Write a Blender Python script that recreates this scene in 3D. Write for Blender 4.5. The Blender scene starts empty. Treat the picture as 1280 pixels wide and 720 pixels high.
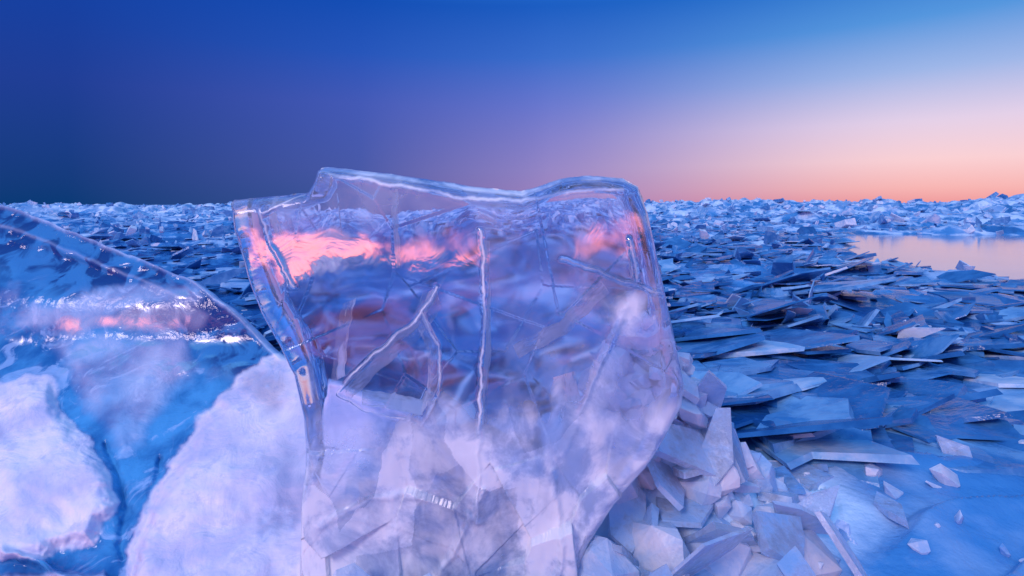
import bpy, math, random, bmesh
import numpy as np
from mathutils import Vector, Euler
rng=np.random.default_rng(7); random.seed(7)
scene=bpy.context.scene
F=711.0; HOR=256.0; CZ=1.0
def P(u,v,Y):
    return (np.asarray(u)-640.)/F*Y, Y, CZ-(np.asarray(v)-HOR)/F*Y
# ---------------- noise helpers
def hsh(xi,yi,seed):
    h=(xi*374761393+yi*668265263+seed*1446653)&0xffffffff
    h=((h^(h>>13))*1274126177)&0xffffffff
    h=((h^(h>>16))*1103515245)&0xffffffff
    return (h^(h>>15))/4294967296.0
def perlin(x,y,seed=0):
    x=np.asarray(x,float);y=np.asarray(y,float)
    xi=np.floor(x).astype(np.int64);yi=np.floor(y).astype(np.int64)
    fx=x-xi;fy=y-yi
    def g(i,j):
        a=hsh(xi+i,yi+j,seed)*2*np.pi
        return np.cos(a)*(fx-i)+np.sin(a)*(fy-j)
    u=fx**3*(fx*(fx*6-15)+10);v=fy**3*(fy*(fy*6-15)+10)
    a=g(0,0)*(1-u)+g(1,0)*u;b=g(0,1)*(1-u)+g(1,1)*u
    return (a*(1-v)+b*v)*1.4
def fbm(x,y,o=4,seed=0):
    s=0;a=1;t=0
    for i in range(o):
        s=s+a*perlin(x*2**i,y*2**i,seed+i*17);t+=a;a*=.5
    return s/t
def worley(x,y,seed=0):
    x=np.asarray(x,float);y=np.asarray(y,float)
    xi=np.floor(x).astype(np.int64);yi=np.floor(y).astype(np.int64)
    f1=np.full(x.shape,9.);f2=np.full(x.shape,9.);cx=np.zeros(x.shape);cy=np.zeros(x.shape);cid=np.zeros(x.shape)
    for i in(-1,0,1):
        for j in(-1,0,1):
            px=xi+i+hsh(xi+i,yi+j,seed);py=yi+j+hsh(xi+i,yi+j,seed+5)
            d=np.hypot(x-px,y-py);c=hsh(xi+i,yi+j,seed+9)
            m=d<f1
            f2=np.where(m,f1,np.minimum(f2,d))
            cx=np.where(m,px,cx);cy=np.where(m,py,cy);cid=np.where(m,c,cid)
            f1=np.where(m,d,f1)
    return f1,f2,x-cx,y-cy,cid
def plates_h(x,y,seed):
    f1,f2,dx,dy,c=worley(x,y,seed)
    a=c*2*np.pi*7
    return (dx*np.cos(a)+dy*np.sin(a))*.8+(np.modf(c*13)[0]-.5)*.7
def ss(a,b,x):
    t=np.clip((x-a)/(b-a),0,1);return t*t*(3-2*t)
def segdist(px,py,pts,closed=False):
    d=np.full(np.shape(px),1e9)
    n=len(pts)
    for i in range(n if closed else n-1):
        ax,ay=pts[i];bx,by=pts[(i+1)%n]
        vx,vy=bx-ax,by-ay
        t=np.clip(((px-ax)*vx+(py-ay)*vy)/(vx*vx+vy*vy+1e-12),0,1)
        d=np.minimum(d,np.hypot(px-ax-t*vx,py-ay-t*vy))
    return d
def sdf(px,py,pts):
    d=segdist(px,py,pts,True);ins=np.zeros(np.shape(px),bool);n=len(pts)
    for i in range(n):
        ax,ay=pts[i];bx,by=pts[(i+1)%n]
        if ay==by: continue
        c=((ay>py)!=(by>py))&(px<(bx-ax)*(py-ay)/(by-ay)+ax)
        ins^=c
    return np.where(ins,d,-d)
# ---------------- mesh helpers
def mkobj(name,verts,faces,mat,smooth=False,attrs=None,parent=None):
    me=bpy.data.meshes.new(name)
    me.from_pydata(np.asarray(verts).tolist(),[],faces if isinstance(faces,list) else faces.tolist())
    if attrs:
        for k,a in attrs.items():
            at=me.attributes.new(k,'FLOAT','POINT');at.data.foreach_set('value',np.asarray(a,dtype=np.float32).ravel())
    me.polygons.foreach_set('use_smooth',[smooth]*len(me.polygons))
    me.update()
    ob=bpy.data.objects.new(name,me);scene.collection.objects.link(ob)
    ob.data.materials.append(mat)
    if parent: ob.parent=parent
    return ob
def gridfaces(nr,nc,wrap=False,off=0,flip=False):
    i=np.arange(nr-1)[:,None];j=np.arange(nc if wrap else nc-1)[None,:]
    a=i*nc+j;b=i*nc+(j+1)%nc;c=(i+1)*nc+(j+1)%nc;d=(i+1)*nc+j
    f=np.stack([a,b,c,d],-1).reshape(-1,4)+off
    return f[:,::-1] if flip else f
# ---------------- node helpers
def lin(c):
    return tuple(((x/255)/12.92 if x/255<=.04045 else ((x/255+.055)/1.055)**2.4) for x in c)+(1,)
class NT:
    def __init__(s,t): s.t=t;s.n=t.nodes;s.l=t.links
    def new(s,ty,**k):
        nd=s.n.new(ty)
        for a,b in k.items(): setattr(nd,a,b)
        return nd
    def put(s,sock,v):
        if isinstance(v,bpy.types.NodeSocket): s.l.new(v,sock)
        else: sock.default_value=v
    def math(s,op,a,b=0.,c=None,clamp=False):
        m=s.new('ShaderNodeMath',operation=op,use_clamp=clamp);s.put(m.inputs[0],a);s.put(m.inputs[1],b)
        if c is not None:s.put(m.inputs[2],c)
        return m.outputs[0]
    def rng(s,v,a,b,c=0.,d=1.,smooth=True):
        m=s.new('ShaderNodeMapRange',interpolation_type='SMOOTHSTEP' if smooth else 'LINEAR')
        s.put(m.inputs[0],v)
        for i,x in enumerate((a,b,c,d)): s.put(m.inputs[i+1],x)
        return m.outputs[0]
    def mix(s,f,a,b,bt='MIX'):
        m=s.new('ShaderNodeMix',data_type='RGBA',blend_type=bt);s.put(m.inputs[0],f);s.put(m.inputs[6],a);s.put(m.inputs[7],b);return m.outputs[2]
    def ramp(s,v,stops):
        r=s.new('ShaderNodeValToRGB');s.put(r.inputs[0],v);e=r.color_ramp.elements
        while len(e)<len(stops): e.new(.5)
        for k,(p,c) in enumerate(stops): e[k].position=p
        for k,(p,c) in enumerate(stops): e[k].color=c
        return r.outputs[0]
    def noise(s,vec,scale,detail=6,rough=.55,dist=0.):
        n=s.new('ShaderNodeTexNoise');s.put(n.inputs['Vector'],vec);n.inputs['Scale'].default_value=scale;n.inputs['Detail'].default_value=detail;n.inputs['Roughness'].default_value=rough;n.inputs['Distortion'].default_value=dist
        return n.outputs[0]
    def voro(s,vec,scale,feature='DISTANCE_TO_EDGE'):
        n=s.new('ShaderNodeTexVoronoi',feature=feature);s.put(n.inputs['Vector'],vec);n.inputs['Scale'].default_value=scale
        return n.outputs[0]
    def attr(s,name):
        a=s.new('ShaderNodeAttribute');a.attribute_name=name;return a.outputs['Fac']
    def bump(s,h,strength,dist,normal=None):
        b=s.new('ShaderNodeBump');b.inputs['Strength'].default_value=strength;b.inputs['Distance'].default_value=dist;s.put(b.inputs['Height'],h)
        if normal is not None:s.put(b.inputs['Normal'],normal)
        return b.outputs[0]
    def mixs(s,f,a,b):
        m=s.new('ShaderNodeMixShader');s.put(m.inputs[0],f);s.l.new(a,m.inputs[1]);s.l.new(b,m.inputs[2]);return m.outputs[0]
def newmat(name):
    m=bpy.data.materials.new(name);m.use_nodes=True;t=NT(m.node_tree);t.n.clear()
    o=t.new('ShaderNodeOutputMaterial');return m,t,o
def objco(t): return t.new('ShaderNodeTexCoord').outputs['Object']
def warp(t,co,scale,amt):
    n=t.new('ShaderNodeTexNoise');t.put(n.inputs['Vector'],co);n.inputs['Scale'].default_value=scale
    v=t.new('ShaderNodeVectorMath',operation='SUBTRACT');t.l.new(n.outputs[1],v.inputs[0]);v.inputs[1].default_value=(.5,.5,.5)
    w=t.new('ShaderNodeVectorMath',operation='SCALE');t.l.new(v.outputs[0],w.inputs[0]);w.inputs['Scale'].default_value=amt
    a=t.new('ShaderNodeVectorMath',operation='ADD');t.put(a.inputs[0],co);t.l.new(w.outputs[0],a.inputs[1]);return a.outputs[0]

def mat_rubble():
    m,t,o=newmat('rubble_ice');co=objco(t);tint=t.attr('tint')
    n=t.noise(co,5,5,.6)
    f=t.math('ADD',t.math('MULTIPLY',tint,.85),t.math('MULTIPLY',t.rng(n,.38,.65),.25),clamp=True)
    col=t.ramp(f,[(0,(.012,.11,.34,1)),(.35,(.05,.25,.56,1)),(.7,(.26,.56,.83,1)),(1,(.84,.90,.97,1))])
    p=t.new('ShaderNodeBsdfPrincipled');t.put(p.inputs['Base Color'],col)
    t.put(p.inputs['Roughness'],t.rng(f,0,1,.14,.4));p.inputs['IOR'].default_value=1.4
    t.put(p.inputs['Normal'],t.bump(t.noise(co,20,4,.6),.2,.012,t.bump(n,.35,.04)))
    tr=t.new('ShaderNodeBsdfTranslucent');t.put(tr.inputs[0],col)
    t.l.new(t.mixs(.2,p.outputs[0],tr.outputs[0]),o.inputs[0]);return m
def mat_ground():
    m,t,o=newmat('ground_ice');co=objco(t);w=warp(t,co,1.5,.5)
    n=t.noise(w,1.2,7,.6);n2=t.noise(co,12,5,.6);vo=t.voro(w,2.2)
    snow=t.attr('snow');dr=t.attr('drift')
    f=t.math('ADD',t.math('MULTIPLY',t.rng(n,.42,.66),t.math('SUBTRACT',.7,t.math('MULTIPLY',dr,.55))),snow,clamp=True)
    col=t.ramp(f,[(0,(.012,.10,.32,1)),(.4,(.06,.27,.58,1)),(1,(.66,.82,.96,1))])
    p=t.new('ShaderNodeBsdfPrincipled');t.put(p.inputs['Base Color'],col)
    t.put(p.inputs['Roughness'],t.rng(f,0,1,.15,.45))
    t.put(p.inputs['Normal'],t.bump(n2,.5,.03));t.l.new(p.outputs[0],o.inputs[0]);return m
def mat_sheet():
    m,t,o=newmat('sheet_ice');co=objco(t);w=warp(t,co,3,.12);snow=t.attr('snow');dark=t.attr('dark');gls=t.attr('gloss')
    n=t.noise(w,4,6,.55);fine=t.noise(co,60,3,.6);blot=t.noise(w,9,4,.5,.8);med=t.noise(co,16,5,.65)
    ice=t.mix(t.rng(n,.40,.60),(.012,.12,.36,1),(.07,.36,.68,1))
    ice=t.mix(t.math('MULTIPLY',t.rng(t.noise(w,7,5,.6,1.2),.54,.64),.6),ice,(.38,.60,.88,1))
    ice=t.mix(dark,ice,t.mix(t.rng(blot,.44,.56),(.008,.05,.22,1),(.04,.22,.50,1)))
    sn=t.mix(t.rng(n,.38,.62),(.62,.62,.81,1),(.95,.88,.93,1))
    sn=t.mix(t.math('MULTIPLY',t.rng(med,.52,.68),.55),sn,(.50,.55,.82,1))
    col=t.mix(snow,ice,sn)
    p=t.new('ShaderNodeBsdfPrincipled');t.put(p.inputs['Base Color'],col);t.put(p.inputs['Roughness'],t.rng(snow,0,.7,.10,.5))
    p.inputs['IOR'].default_value=1.42
    b=t.bump(blot,.35,.04);b=t.bump(med,.28,.012,b);b=t.bump(fine,.18,.004,b);t.put(p.inputs['Normal'],b)
    g=t.new('ShaderNodeBsdfGlossy');g.inputs['Roughness'].default_value=.2;t.put(g.inputs['Normal'],t.bump(blot,.10,.04))
    t.l.new(t.mixs(t.math('MULTIPLY',gls,t.rng(blot,.43,.56)),p.outputs[0],g.outputs[0]),o.inputs[0]);return m
def mat_slab():
    m,t,o=newmat('clear_ice');co=objco(t);fr=t.attr('frost');sh=t.attr('sheen');ro=t.attr('rough')
    w=warp(t,co,4,.2);n=t.noise(w,7,7,.62);fine=t.noise(co,35,3,.6);big=t.noise(w,6,4,.6,1.)
    wav=t.noise(w,4.5,2,.4,.3)
    bm=t.bump(wav,.12,.03);bf=t.bump(fine,.2,.006,bm)
    g=t.new('ShaderNodeBsdfGlass');g.inputs['IOR'].default_value=1.31;g.inputs['Color'].default_value=(.88,.90,1,1);t.put(g.inputs['Normal'],bm)
    t.put(g.inputs['Roughness'],ro)
    gl=t.new('ShaderNodeBsdfGlossy');gl.inputs['Roughness'].default_value=.07;t.put(gl.inputs['Normal'],t.bump(big,.12,.02,bm))
    m1=t.mixs(t.math('MULTIPLY',sh,t.rng(big,.40,.56,.12,1.)),g.outputs[0],gl.outputs[0])
    d=t.new('ShaderNodeBsdfPrincipled');t.put(d.inputs['Base Color'],t.mix(t.rng(n,.35,.6),(.62,.76,.98,1),(.97,.97,.99,1)));d.inputs['Roughness'].default_value=.2;t.put(d.inputs['Normal'],bf)
    tr=t.new('ShaderNodeBsdfTranslucent');tr.inputs[0].default_value=(.85,.92,1,1)
    m2=t.mixs(.20,d.outputs[0],tr.outputs[0])
    fac=t.math('MULTIPLY',fr,t.rng(n,.36,.60,.52,1.25),clamp=True)
    t.l.new(t.mixs(fac,m1,m2),o.inputs[0]);return m
def mat_crack():
    m,t,o=newmat('fracture_face');co=objco(t);n=t.noise(co,9,4,.6)
    tp=t.new('ShaderNodeBsdfTransparent');gl=t.new('ShaderNodeBsdfGlossy');gl.inputs['Roughness'].default_value=.15
    d=t.new('ShaderNodeBsdfDiffuse');d.inputs[0].default_value=(.92,.95,1,1)
    mm=t.mixs(.8,gl.outputs[0],d.outputs[0])
    t.l.new(t.mixs(t.rng(n,.38,.60,.2,.9),tp.outputs[0],mm),o.inputs[0]);return m
def mat_pond():
    m,t,o=newmat('pond_ice');co=objco(t);n=t.noise(co,.6,5,.6)
    p=t.new('ShaderNodeBsdfPrincipled');t.put(p.inputs['Base Color'],t.mix(n,(.08,.16,.32,1),(.3,.36,.5,1)));p.inputs['Roughness'].default_value=.1;p.inputs['IOR'].default_value=1.4
    t.put(p.inputs['Normal'],t.bump(t.noise(co,5,4,.6),.10,.02));t.l.new(p.outputs[0],o.inputs[0]);return m
def mat_chunk(name,glass):
    m,t,o=newmat(name);co=objco(t);tint=t.attr('tint');n=t.noise(co,9,5,.6)
    f=t.math('ADD',t.math('MULTIPLY',tint,.75),t.math('MULTIPLY',t.rng(n,.35,.65),.4),clamp=True)
    col=t.ramp(f,[(0,(.06,.32,.70,1)),(.4,(.32,.60,.91,1)),(1,(.92,.92,.98,1))])
    p=t.new('ShaderNodeBsdfPrincipled');t.put(p.inputs['Base Color'],col);t.put(p.inputs['Roughness'],t.rng(f,0,1,.1,.35))
    b=t.bump(t.noise(co,22,5,.65),.4,.012,t.bump(n,.45,.03));t.put(p.inputs['Normal'],b)
    tr=t.new('ShaderNodeBsdfTranslucent');t.put(tr.inputs[0],col)
    s=t.mixs(.3,p.outputs[0],tr.outputs[0])
    if glass:
        g=t.new('ShaderNodeBsdfGlass');g.inputs['IOR'].default_value=1.31;g.inputs['Color'].default_value=(.85,.93,1,1);g.inputs['Roughness'].default_value=.03
        t.put(g.inputs['Normal'],b);s=t.mixs(t.rng(n,.42,.6,.1,.6),s,g.outputs[0])
    t.l.new(s,o.inputs[0]);return m
M_rub,M_gr,M_sh,M_sl,M_po,M_ch,M_cg,M_cr=mat_rubble(),mat_ground(),mat_sheet(),mat_slab(),mat_pond(),mat_chunk('chunk_ice',False),mat_chunk('shard_ice',True),mat_crack()

# ---------------- pond outline (world metres)
pond=[(11.6,19.5),(9.0,15.2),(7.5,12.6),(6.9,11.0),(6.7,9.4),(6.9,8.2),(8.5,7.2),(16,7.4),(26,12),(30,17),(22,19.5),(16,19.0)]
def pond_d(x,y):
    return sdf(x+.5*perlin(x*.9,y*.9,61),y+.35*perlin(x*.9,y*.9,62),pond)
def drift_m(x,y): return ss(.0,.25,sdf(x+.1*perlin(x*3,y*3,66),y,[(.95,1.2),(1.0,2.0),(1.2,2.35),(1.8,2.3),(2.4,1.9),(2.4,1.0)]))
def ridge_m(x,y):   # pressure ridges: long thin bands, mainly across the view
    r=np.hypot(x,y)
    q=1-np.abs(fbm(x*.045+4,y*.10,3,401))/.10
    return np.clip(q,0,1)*ss(11,20,r)
def ground_h(x,y):
    r=np.hypot(x,y);dm=drift_m(x,y)
    h=fbm(x*.45,y*.45,4,3)*.14*ss(1,5,r)
    h=h+plates_h(x*1.3,y*1.3,11)*.07*ss(1.5,4,r)*(1-dm)
    h=h+plates_h(x*3.1,y*3.1,21)*.03*(1-.9*dm)
    amp=ss(14,45,r)
    h=h+amp*(np.abs(fbm(x*.09,y*.09,5,31))*1.2+plates_h(x*.7,y*.7,41)*.28+plates_h(x*.25,y*.25,42)*.30)
    h=h+ridge_m(x,y)*(.18+.55*ss(25,70,r))*(.6+1.2*np.clip(fbm(x*.2,y*.2,2,402),-.3,1))
    ang=x/(r+1e-6)
    h=h+ss(35,70,r)*(1-ss(600,1500,r))*(.20+.70*ss(-.1,.5,ang))*(.6+1.5*fbm(x*.03,y*.03,3,77))
    h=h+.56*np.exp(-((x-.40)/.30)**2-((y-1.86)/.28)**2)*(1+.35*fbm(x*6,y*6,3,9))
    wv_=(y*3.6-x*1.1+.55*perlin(x*1.7,y*1.7,67));fr_=wv_-np.floor(wv_)
    h=h+dm*.055*np.where(fr_<.82,(fr_/.82)**1.6,(1-fr_)/.18)+dm*.006*fbm(x*12,y*12,3,68)
    pd=pond_d(x,y);k=ss(-.6,.15,pd)
    return h*(1-k)-.05*k
# ---------------- ground
rad=np.concatenate([np.geomspace(.3,1.2,14)[:-1],np.geomspace(1.2,14,430)[:-1],np.geomspace(14,150,220)[:-1],np.geomspace(150,6000,60)])
th=np.radians(np.concatenate([np.linspace(-62,62,700),np.linspace(64,296,90)]))
R,T=np.meshgrid(rad,th,indexing='ij');gx=R*np.sin(T);gy=R*np.cos(T)
gz=ground_h(gx,gy);dmm=drift_m(gx,gy)
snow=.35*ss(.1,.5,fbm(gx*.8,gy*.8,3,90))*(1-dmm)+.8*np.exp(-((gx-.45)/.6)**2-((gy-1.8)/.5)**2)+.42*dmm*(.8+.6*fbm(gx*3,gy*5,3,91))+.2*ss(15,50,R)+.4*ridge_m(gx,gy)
gv=np.stack([gx,gy,gz],-1).reshape(-1,3)
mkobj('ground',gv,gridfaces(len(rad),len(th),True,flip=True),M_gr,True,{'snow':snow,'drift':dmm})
cxp=np.mean([p[0] for p in pond]);cyp=np.mean([p[1] for p in pond])
mkobj('frozen_pond',[((a-cxp)*1.08+cxp,(b-cyp)*1.08+cyp,-.02) for a,b in pond],[list(range(len(pond)))],M_po)

# ---------------- plates
def plates(name,cx,cy,cz,size,thick,tilt,tdir,tint,mat,K=6,parent=None):
    n=len(cx)
    ang=np.linspace(0,2*np.pi,K,endpoint=False)[None,:]+rng.uniform(-.5,.5,(n,K))
    rr=size[:,None]*rng.uniform(.4,1.25,(n,K))
    el=rng.uniform(.35,1.,n)
    lx=rr*np.cos(ang);ly=rr*np.sin(ang)*el[:,None]
    yaw=rng.uniform(0,2*np.pi,n)[:,None]
    X=lx*np.cos(yaw)-ly*np.sin(yaw);Y=lx*np.sin(yaw)+ly*np.cos(yaw)
    wz=rng.uniform(-.3,.3,(n,K))*thick[:,None]
    top=np.stack([X,Y,wz+thick[:,None]/2],-1);bot=np.stack([X*rng.uniform(.93,1.07,(n,K)),Y*1.04,np.zeros_like(X)-thick[:,None]/2],-1)
    V=np.concatenate([top,bot],1)
    ax=np.stack([-np.sin(tdir),np.cos(tdir),np.zeros(n)],-1)[:,None,:]
    c=np.cos(tilt)[:,None,None];s=np.sin(tilt)[:,None,None]
    V=V*c+np.cross(np.broadcast_to(ax,V.shape),V)*s+ax*(V*ax).sum(-1,keepdims=True)*(1-c)
    V+=np.stack([cx,cy,cz],-1)[:,None,:]
    faces=[]
    for i in range(n):
        b=i*2*K
        faces.append(list(range(b,b+K)));faces.append(list(range(b+2*K-1,b+K-1,-1)))
        for k in range(K):
            k2=(k+1)%K;faces.append([b+k,b+K+k,b+K+k2,b+k2])
    return mkobj(name,V.reshape(-1,3),faces,mat,False,{'tint':np.repeat(tint,2*K)},parent)
def scatter(N,r0,r1,a0=-60,a1=60):
    r=np.exp(rng.uniform(np.log(r0),np.log(r1),N));a=np.radians(rng.uniform(a0,a1,N));return r*np.sin(a),r*np.cos(a),r
x,y,r=scatter(21000,2.3,170)
clump=fbm(x*.5,y*.5,3,200);rm=ridge_m(x,y)
keep=(.22+1.4*clump)*(1-ss(5,16,r))+ss(5,16,r)*(.42+.7*fbm(x*.12,y*.12,3,201)+.8*rm)
ok=(pond_d(x,y)<-.05)&~((x<-.25)&(y<3.0))&~((np.abs(x)<.9)&(y<2.4))&(rng.random(len(x))>.95*drift_m(x,y))&(rng.random(len(x))<keep)
x,y,r,clump,rm=x[ok],y[ok],r[ok],clump[ok],rm[ok];n=len(x)
size=rng.lognormal(np.log(.11),.62,n)*(1+r*.016)*(1+.5*rm);size=np.clip(size,.02,.16+.025*r)
size=np.minimum(size,1.0)
steep=rng.random(n)<np.clip(.15+.8*clump+.15*ss(8,30,r)+.6*rm,0,.85)
tilt=np.where(steep,rng.uniform(.35,1.45,n),np.abs(rng.normal(.0,.24,n)))
tdir=np.where(rng.random(n)<.65,rng.normal(2.2,.7,n),rng.uniform(0,6.28,n))
size=np.where(steep,size*.8,size)
block=rng.random(n)<np.clip(.35*ss(7,18,r)+.5*rm,0,.8)
thick=np.where(block,size*rng.uniform(.3,.8,n),np.clip(size*rng.uniform(.04,.14,n),.005,.07))
size=np.where(block,size*.7,size)
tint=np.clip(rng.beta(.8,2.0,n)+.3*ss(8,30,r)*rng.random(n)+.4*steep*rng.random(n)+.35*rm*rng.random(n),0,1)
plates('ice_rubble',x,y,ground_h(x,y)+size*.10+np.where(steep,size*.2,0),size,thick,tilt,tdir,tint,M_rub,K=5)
x,y,r=scatter(1500,2.5,15,-14,60)
fk=.55+1.3*fbm(x*.6,y*.6,3,202)
ok=(pond_d(x,y)<-.6)&(drift_m(x,y)<.3)&(x>.8)&(rng.random(len(x))<fk);x,y,r=x[ok],y[ok],r[ok];n=len(x)
sz=np.clip(rng.lognormal(np.log(.27),.48,n),.08,.62)
td=rng.normal(2.5,.6,n)
plates('ice_floe_field',x,y,ground_h(x,y)+.015+rng.uniform(0,.04,n),sz,rng.uniform(.008,.03,n),np.clip(np.abs(rng.normal(.18,.16,n)),0,.5),td,rng.beta(.9,2.0,n)*.95,M_rub,K=6)

# ---------------- left leaning ice sheet
uu=np.linspace(-520,640,560);tt=np.linspace(0,1,420)
U,Tt=np.meshgrid(uu,tt,indexing='xy')
ridge=np.interp(U,[-520,-200,0,60,130,240,300,350,420,520,640],[215,240,256,276,306,350,398,448,470,520,600])
ridge=ridge+6*fbm(U*.02,U*0,5,5)
bot=np.interp(U,[-520,380,640],[980,960,830])
V=ridge+(bot-ridge)*Tt
vt=np.arange(180,1000,2.);yt=np.interp(vt,[200,256,330,375,430,490,600,720,980],[2.62,2.5,2.28,2.14,2.115,1.93,1.62,1.40,1.05])
ker=np.hanning(33);ker/=ker.sum();yt=np.convolve(np.pad(yt,16,'edge'),ker,'valid')
Ys=np.interp(V,vt,yt)
A=[(-60,470),(60,478),(105,550),(148,620),(130,675),(40,702),(-60,700)]
B=[(268,492),(330,452),(420,440),(520,520),(560,900),(150,900),(168,640),(210,585),(240,530)]
C=[(60,425),(150,415),(235,420),(262,462),(205,520),(185,560),(150,570),(110,520),(75,470)]
D=[(40,372),(130,360),(235,352),(255,372),(160,395),(20,412)]
E=[(-420,480),(-120,460),(-90,700),(-250,900),(-520,900)]
Fp=[(-40,725),(140,715),(150,900),(-100,900)]
wu=U+30*fbm(U*.012,V*.012,6,51);wv=V+26*fbm(U*.012,V*.012,6,52)
def pm(poly,s0,s1): return ss(s0,s1,sdf(wu,wv,poly))
mA,mB,mC,mD,mE,mF=pm(A,-2,4),pm(B,-2,4),pm(C,-6,22),pm(D,-6,10),pm(E,-3,6),pm(Fp,-4,6)
veil=.22*ss(.05,.5,fbm(U*.016,V*.02,4,57))*ss(40,110,V-ridge)*ss(500,440,V)
blue=fbm(U*.010+3,V*.008,4,59)
snow_refl=np.clip(mA*(1-.4*ss(.05,.45,blue))+mB*(1-.4*ss(.05,.4,blue))+mC*.65*(.6+.8*blue)+mD*.3+mE+mF*.7+veil,0,1)
rise=.045*pm(A,-6,24)+.055*pm(B,-6,26)+.025*pm(C,-8,26)+.05*pm(E,-8,30)+.02*mF
rise=rise+.026*fbm(U*.010,V*.010,3,53)+.002*fbm(U*.06,V*.06,2,54)
lay=V-ridge
rise=rise+.015*np.exp(-(lay/5)**2)+.012*ss(18,25,lay)*ss(36,28,lay)*ss(330,150,U)
for (pts,wd,a) in [([(0,300),(90,318),(180,332),(250,372)],5,.012),([(205,580),(180,640),(170,720)],5,-.02),([(0,690),(40,705),(90,735)],6,.04),([(130,560),(150,600),(160,700)],6,-.02)]:
    rise=rise+a*np.exp(-(segdist(wu,wv,pts)/wd)**2)
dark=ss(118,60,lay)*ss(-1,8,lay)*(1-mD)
snow_refl=np.clip(snow_refl+.35*np.exp(-(lay/3)**2)+.25*np.exp(-((lay-26)/2)**2)*ss(330,150,U),0,1)
pb=[(60,412),(120,392),(190,382),(245,372),(258,388),(240,405),(190,412),(150,408),(100,420)]
pq=ss(-8,10,sdf(U+16*perlin(U*.03,V*.03,300),V+16*perlin(U*.03,V*.04,301),pb))
gloss=.6*pq+.4*ss(418,430,V)*ss(480,455,V)*ss(.05,.3,perlin(U*.03,V*.06,60))*ss(330,300,U)
snow_refl=np.clip(np.maximum(snow_refl,.35*pq),0,1)  # base colour paled under the glossy patches to brighten their pink reflection
rise=rise*(1-.8*ss(350,386,V)*ss(460,415,V))
Yf=Ys-rise
X3,_,Z3=P(U,V,Yf)
bk=[]
for k,(dy,fz) in enumerate([(.06,.97),(.14,.8),(.3,.4),(.5,-.1)]):
    bk.append(np.stack([X3[0],Yf[0]+dy,np.maximum(Z3[0],.1)*fz],-1))
sv=np.stack([X3,Yf,Z3],-1)
sv=np.concatenate([np.stack(bk[::-1],0),sv],0)
pad=lambda a:np.concatenate([np.repeat(a[:1],4,0),a],0)
mkobj('ice_sheet',sv.reshape(-1,3),gridfaces(sv.shape[0],sv.shape[1],flip=True),M_sh,True,{'snow':pad(snow_refl),'dark':pad(dark),'gloss':pad(gloss)})  # snow attribute holds snow plus the painted pale under the reflections

# ---------------- the big clear slab
top=[(285,250),(320,246),(360,243),(384,240),(391,228),(396,211),(404,208),(430,210),(480,216),(530,223),(580,231),(620,236),(652,239),(675,232),(700,223),(720,220),(750,219),(780,222),(800,233)]
right=[(800,233),(812,265),(822,310),(835,370),(848,430),(858,480),(856,508),(838,540),(806,590),(772,630),(740,680),(720,740),(712,800)]
left=[(285,250),(291,290),(308,345),(326,392),(346,430),(365,470),(376,520),(380,580),(374,640),(372,700),(374,800)]
bottom=[(374,800),(480,812),(600,806),(712,800)]
NS=420
def resamp(pts,n):
    p=np.array(pts,float);d=np.concatenate([[0],np.cumsum(np.hypot(*np.diff(p,axis=0).T))]);s=np.linspace(0,d[-1],n)
    return np.stack([np.interp(s,d,p[:,0]),np.interp(s,d,p[:,1])],-1)
Tc,Bc,Lc,Rc=[resamp(c,NS) for c in(top,bottom,left,right)]
s=np.linspace(0,1,NS)[None,:,None];t=np.linspace(0,1,NS)[:,None,None]
G=(1-t)*Tc[None]+t*Bc[None]+(1-s)*Lc[:,None]+s*Rc[:,None]-((1-s)*(1-t)*Tc[0]+s*(1-t)*Tc[-1]+(1-s)*t*Bc[0]+s*t*Bc[-1])
GU,GV=G[...,0],G[...,1]
GU=GU+2.2*fbm(GU*.04,GV*.04,4,70);GV=GV+1.6*fbm(GU*.04,GV*.04,4,71)
outl=top+right[1:]+bottom[::-1][1:]+left[::-1][1:-1]
ed=segdist(GU,GV,outl,True)
def basef(v): return 1.40+(800-v)/711*1.42*math.tan(math.radians(5.5))
base=basef(GV)
half=.10
edw=20+12*fbm(GU*.01,GV*.01,2,75)
prof=np.sqrt(np.clip(1-(1-np.clip(ed/edw,0,1))**2,0,1))
cr=[([(603,290),(606,400),(601,500),(598,640)],2.5,.003,.9),
([(430,482),(470,440),(520,400),(548,358)],2.,.002,.9),
([(548,358),(530,385),(552,430),(554,480),(530,522),(460,506),(430,485)],1.6,.0015,.6),
([(333,262),(350,310),(376,356)],2.5,.003,.7),
([(783,298),(793,348)],3.,.005,.95),([(362,455),(374,560),(380,720)],4,.005,.6),
([(338,266),(392,242)],2.5,.003,.7),
([(700,560),(735,480),(762,420),(780,380)],4,.003,.6),
([(398,216),(440,222),(500,232),(570,246),(650,252),(700,240),(775,238)],4,.002,.9),
([(700,322),(760,342),(828,368)],2,.002,.6),
([(410,640),(470,612),(560,608),(600,640)],5,.005,.6),([(540,720),(590,640),(606,600)],5,.006,.7),([(690,580),(700,660),(690,740)],4,.006,.6)]
d=.004*plates_h(GU*.0070,GV*.0060,81)+.012*fbm(GU*.007,GV*.006,2,82)
lowr=ss(520,600,GV)
d=d+lowr*(.035*plates_h(GU*.012,GV*.007,84)+.012*fbm(GU*.02,GV*.010,3,87))
frost=np.zeros_like(GU)
wgu=GU+6*fbm(GU*.03,GV*.03,4,91);wgv=GV+6*fbm(GU*.03,GV*.03,4,92)
for pts,wd,a,fa in cr:
    q=segdist(wgu,wgv,pts);d=d+a*np.exp(-(q/wd)**2);frost=np.maximum(frost,fa*np.exp(-(q/(wd*.6))**2))
fn=fbm(GU*.012,GV*.008,4,85);wisp=fbm(GU*.03+2*fn,GV*.012,5,86)
_,_,_,_,cid=worley(GU*.012+.5*fn,GV*.007,88)
vb=GV+60*fn
bf=.20*ss(310,250,vb)+.03
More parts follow.
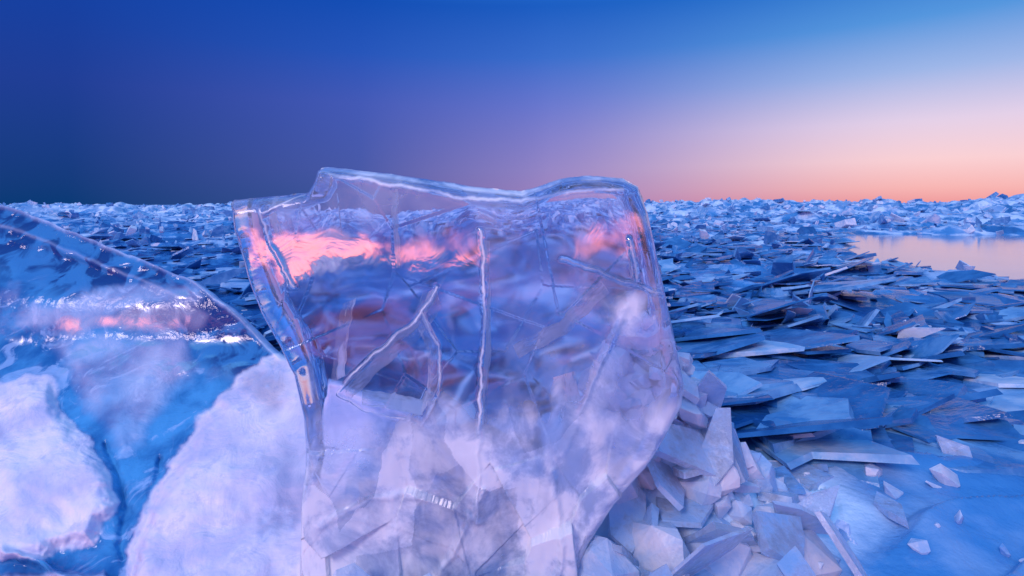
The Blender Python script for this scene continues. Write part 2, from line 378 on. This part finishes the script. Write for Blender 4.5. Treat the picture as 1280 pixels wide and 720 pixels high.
right_=ss(580,690,GU+50*fn)
bf=bf+.20*right_*ss(290,370,vb)*(.8+1.0*wisp)
bf=bf+(.44+.50*cid+.40*wisp)*ss(485,550,vb+.05*(GU-600))
bf=np.maximum(bf,1.*np.exp(-((GU-(786-(GV-360)*.30))/22)**2)*ss(345,385,GV)*(.75+wisp))
bf=np.maximum(bf,.9*np.exp(-((GU-(690-(GV-540)*.1))/12)**2)*ss(440,500,GV)*(.7+wisp))
bf=np.maximum(bf,.7*np.exp(-((GU-590)/14)**2)*ss(480,600,GV))
bf=np.maximum(bf,.5*ss(12,3,ed)*(.5+1.8*wisp))
bf=np.maximum(bf,.95*ss(10,3,ed)*ss(275,245,GV)*ss(385,400,GU)*(.9+.8*wisp))
bf=bf*(1-.7*np.exp(-((GU-770)/22)**2-((GV-560)/40)**2))*(1-.6*np.exp(-((GU-772)/16)**2-((GV-425)/16)**2))
frost=np.clip(np.maximum(frost,bf),0,.97)
sg=GU+24*perlin(GU*.03,GV*.03,310)+8*perlin(GU*.09,GV*.09,312);sg2=GV+18*perlin(GU*.025,GV*.03,311)+7*perlin(GU*.08,GV*.1,313)
sp1=ss(-6,9,sdf(sg,sg2,[(312,290),(345,298),(380,285),(440,290),(500,308),(512,335),(470,332),(420,345),(385,352),(340,340),(315,322)]))
sp2=ss(-10,14,sdf(sg,sg2,[(505,298),(560,305),(640,290),(660,300),(590,330),(515,335)]))
sp3=ss(-10,14,sdf(sg,sg2,[(690,285),(740,270),(800,262),(810,290),(760,310),(700,312)]))
sheen=.64*sp1+.40*sp2+.32*sp3+.02
frost=frost*(1-.5*np.clip(sp1+.5*sp2+.4*sp3,0,1)*ss(12,30,ed))
front=base-(.012+(half-.012)*prof)-d*ss(0,14,ed)
d2=.004*plates_h(GU*.006+5,GV*.006,181)+.007*fbm(GU*.008+9,GV*.007,2,182)
back=base+(.012+(half*1.1-.012)*prof)+d2*ss(0,14,ed)
sx,_,sz=P(GU,GV,base-half*.6)
vf=np.stack([sx,front,sz],-1).reshape(-1,3);vbk=np.stack([sx,back,sz],-1).reshape(-1,3)
N2=NS*NS
faces=np.concatenate([gridfaces(NS,NS,flip=True),gridfaces(NS,NS,off=N2)])
ring=[i for i in range(NS)]+[i*NS+NS-1 for i in range(1,NS)]+[(NS-1)*NS+i for i in range(NS-2,-1,-1)]+[i*NS for i in range(NS-2,0,-1)]
ring=np.array(ring);rn=np.roll(ring,-1)
faces=np.concatenate([faces,np.stack([ring,rn,rn+N2,ring+N2],-1)])
rbk=.03+.11*ss(10,40,ed)*ss(265,330,GV)
slab=mkobj('ice_slab',np.concatenate([vf,vbk]),faces,M_sl,True,{'frost':np.concatenate([frost.ravel(),frost.ravel()*.2]),'sheen':np.concatenate([sheen.ravel(),sheen.ravel()*0]),'rough':np.concatenate([sheen.ravel()*0+.015,rbk.ravel()])})
bm=bmesh.new();bm.from_mesh(slab.data);bmesh.ops.recalc_face_normals(bm,faces=bm.faces);bm.to_mesh(slab.data);bm.free()
fv=[];ff=[]
for pts,dx,dy in [([(604,300),(607,400),(602,500),(599,600)],9,2),([(432,478),(470,438),(520,398),(546,362)],10,20),([(546,362),(532,388),(550,430),(552,478),(530,515)],-14,4),
 ([(491,235),(490,280),(497,335)],10,0),([(338,268),(352,310),(374,350)],14,-4),([(784,300),(793,346)],-8,2),([(455,505),(500,512),(530,518)],4,-22),
 ([(446,372),(437,420),(433,468)],-12,5),([(690,470),(700,520),(690,590)],26,-10),([(640,560),(630,620),(640,700)],-30,10),([(450,600),(520,590),(580,610)],10,34),([(640,430),(700,400),(750,350)],8,14)]:
    pr=resamp(pts,16)
    b0=len(fv)
    for k,(u_,v_) in enumerate(pr):
        j=2.5*math.sin(k*1.7+dx)
        for q in range(4):
            q_=q/3;Yq=basef(v_)-.055+.11*q_
            X_,Y_,Z_=P(u_+j*.4+dx*q_,v_+dy*q_+j*.3,Yq);fv.append((float(X_),float(Y_),float(Z_)))
    ff+= [[b0+i*4+q,b0+i*4+q+1,b0+(i+1)*4+q+1,b0+(i+1)*4+q] for i in range(15) for q in range(3)]
mkobj('fracture_faces',fv,ff,M_cr,True,None,slab)

# ---------------- chunks of broken ice around the slab's foot
def chunks(name,specs,mat):
    bm=bmesh.new();lay_=bm.verts.layers.float.new('tint')
    for (cx,cy,cz,sx_,sy_,sz_,tn,npt,tl) in specs:
        mt=Euler((random.uniform(-tl,tl),random.uniform(-tl,tl),random.uniform(0,6.28))).to_matrix();vs=[]
        for k in range(npt):
            v=Vector((random.gauss(0,1),random.gauss(0,1),random.gauss(0,1))).normalized()*random.uniform(.8,1.1)
            v=mt@Vector((v.x*sx_,v.y*sy_,v.z*sz_))+Vector((cx,cy,cz));q=bm.verts.new(v);q[lay_]=tn;vs.append(q)
        res=bmesh.ops.convex_hull(bm,input=vs)
        dead=[e for e in res['geom_interior']+res['geom_unused'] if isinstance(e,bmesh.types.BMVert)]
        bmesh.ops.delete(bm,geom=list(set(dead)),context='VERTS')
    me=bpy.data.meshes.new(name);bm.to_mesh(me);bm.free();ob=bpy.data.objects.new(name,me);scene.collection.objects.link(ob);me.materials.append(mat);return ob
gh1=lambda x,y:float(ground_h(np.array([x]),np.array([y]))[0])
sp=[]
for i in range(260):
    x=random.gauss(.48,.19);y=random.gauss(1.82,.16)
    if y<1.62 and x<.32: continue
    sz=random.uniform(.012,.08)
    sp.append((x,y,gh1(x,y)+sz*.2,sz,sz*random.uniform(.6,1),sz*random.uniform(.5,1.),random.uniform(.6,1),14,.9))
for i in range(240):
    x=random.uniform(.1,2.2);y=random.uniform(1.25,2.6)
    if (y<1.5 and x<.2) or random.random()<.75*float(drift_m(np.array([x]),np.array([y]))[0]): continue
    sz=random.uniform(.010,.05)*(1.9 if random.random()<.18 else 1)
    sp.append((x,y,gh1(x,y)+sz*.1,sz,sz*random.uniform(.5,1),sz*random.uniform(.4,.9),random.uniform(.3,1),12,.9))
for (x,y,z,a,b,c_,tn) in [(-.36,1.20,.04,.13,.09,.18,.75),(-.18,1.19,.06,.11,.08,.18,.9),(-.02,1.17,.02,.08,.08,.17,.6),(.10,1.24,.05,.08,.07,.16,.9),(.22,1.34,.08,.09,.08,.14,.7),(.36,1.45,.08,.12,.08,.14,.85),(.52,1.52,.08,.12,.09,.12,.6),(.30,1.60,.22,.10,.08,.12,.8),(.66,1.45,.03,.13,.1,.08,.7),(.5,1.3,.0,.14,.1,.1,.8),(.78,1.6,.03,.12,.1,.09,.9)]:
    sp.append((x,y,z,a,b,c_,tn,22,.25))
chunks('ice_mound',sp,M_ch)
n=60
x=rng.uniform(.12,2.2,n);y=rng.uniform(1.35,2.9,n)
ok=rng.random(n)>.95*drift_m(x,y);x=x[ok];y=y[ok];n=len(x)
hx=np.array([.18,.25,.30,.36,.42,.50,.58,.66,.33,.45,.24,.40,.55,.72,.80,.02,.08,.12,.16,.62,.92,.88,.70,.48,-.05,.0]);hy=np.array([1.38,1.42,1.50,1.48,1.55,1.60,1.62,1.66,1.36,1.38,1.30,1.28,1.45,1.5,1.6,1.2,1.22,1.24,1.28,1.75,1.7,1.5,1.36,1.72,1.18,1.2])
x=np.concatenate([x,hx]);y=np.concatenate([y,hy]);m=len(hx)
gh=ground_h(x,y);gh[n:]+=.07
st=rng.random(n+m)<.2;st[n:]=True
sz=rng.uniform(.07,.16,n+m);sz[n:]=rng.uniform(.09,.17,m)
tn=rng.uniform(.2,1,n+m);tn[n:]=rng.uniform(.5,1,m)
tl=np.where(st,rng.uniform(.5,1.2,n+m),rng.uniform(.05,.4,n+m))
plates('ice_shard_pile',x,y,gh+sz*.15,sz,rng.uniform(.008,.028,n+m),tl,rng.normal(1.7,.7,n+m)+np.where(rng.random(n+m)<.5,np.pi,0),tn,M_cg,K=5)

# ---------------- world
w=bpy.data.worlds.new('World');scene.world=w;w.use_nodes=True;t=NT(w.node_tree);t.n.clear()
out=t.new('ShaderNodeOutputWorld');gen=t.new('ShaderNodeTexCoord').outputs['Generated']
sep=t.new('ShaderNodeSeparateXYZ');t.l.new(gen,sep.inputs[0])
az=t.math('ARCTAN2',sep.outputs[0],sep.outputs[1]);z=t.math('MAXIMUM',sep.outputs[2],0.)
up=[(.5,(.05,.30,.95,1)),(1,(.15,.48,1.0,1))]
Lr=t.ramp(z,[(0,lin((6,58,118))),(.05,lin((14,58,128))),(.17,lin((28,60,150))),(.32,lin((12,64,166)))]+up)
Mr=t.ramp(z,[(0,lin((62,86,156))),(.06,lin((70,88,168))),(.17,lin((66,88,182))),(.25,lin((36,84,186))),(.33,lin((14,76,180)))]+up)
Cr=t.ramp(z,[(0,lin((160,130,188))),(.06,lin((146,132,198))),(.17,lin((104,118,206))),(.25,lin((56,108,204))),(.33,lin((24,92,194)))]+up)
Rr=t.ramp(z,[(0,lin((238,152,154))),(.025,lin((248,182,180))),(.065,lin((250,208,212))),(.12,lin((228,208,232))),(.19,lin((158,182,232))),(.26,lin((84,150,222))),(.33,lin((38,118,208)))]+up)
Br=t.ramp(z,[(0,lin((230,140,165))),(.12,lin((200,158,222))),(.3,lin((124,150,236)))]+up)
c=t.mix(t.rng(az,math.radians(-15),math.radians(-38),smooth=False),Mr,Lr)
c2=t.mix(t.rng(az,math.radians(4),math.radians(-15),smooth=False),Cr,c)
c=t.mix(t.rng(az,math.radians(0),math.radians(38)),c2,Rr)
aa=t.math('ABSOLUTE',az)
back=t.rng(aa,math.radians(75),math.radians(130))
c=t.mix(back,c,Br)
band=t.math('MULTIPLY',t.rng(z,.0,.03),t.rng(z,.17,.06));band=t.math('MULTIPLY',band,t.rng(aa,math.radians(110),math.radians(150)))
bg=t.new('ShaderNodeBackground');t.l.new(c,bg.inputs[0]);bg.inputs[1].default_value=1.
bg2=t.new('ShaderNodeBackground');bg2.inputs[0].default_value=(1,.24,.19,1);t.put(bg2.inputs[1],t.math('MULTIPLY',band,2.3))
sk=t.new('ShaderNodeTexSky',sky_type='NISHITA');sk.sun_disc=False;sk.sun_elevation=math.radians(1.5);sk.sun_rotation=math.radians(212)
bg3=t.new('ShaderNodeBackground');t.l.new(sk.outputs[0],bg3.inputs[0]);bg3.inputs[1].default_value=.003
a1=t.new('ShaderNodeAddShader');t.l.new(bg.outputs[0],a1.inputs[0]);t.l.new(bg2.outputs[0],a1.inputs[1])
a2=t.new('ShaderNodeAddShader');t.l.new(a1.outputs[0],a2.inputs[0]);t.l.new(bg3.outputs[0],a2.inputs[1]);t.l.new(a2.outputs[0],out.inputs[0])
sd=bpy.data.lights.new('sun','SUN');sd.energy=1.7;sd.angle=math.radians(18);sd.color=(1,.77,.86)
so=bpy.data.objects.new('sun',sd);scene.collection.objects.link(so)
el=math.radians(36);a=math.radians(212)
dirv=Vector((math.sin(a)*math.cos(el),math.cos(a)*math.cos(el),math.sin(el)))
so.rotation_euler=dirv.to_track_quat('Z','Y').to_euler()
cd=bpy.data.cameras.new('camera');cd.lens=20;cd.sensor_width=36;cd.shift_y=-(360-HOR)/1280;cd.clip_end=20000;cd.clip_start=.05
co=bpy.data.objects.new('camera',cd);scene.collection.objects.link(co);co.location=(0,0,CZ);co.rotation_euler=(math.radians(90),0,0);scene.camera=co
scene.view_settings.view_transform='Standard';scene.view_settings.look='None';scene.view_settings.exposure=0
scene.cycles.max_bounces=8;scene.cycles.transmission_bounces=7;scene.cycles.diffuse_bounces=3;scene.cycles.glossy_bounces=3
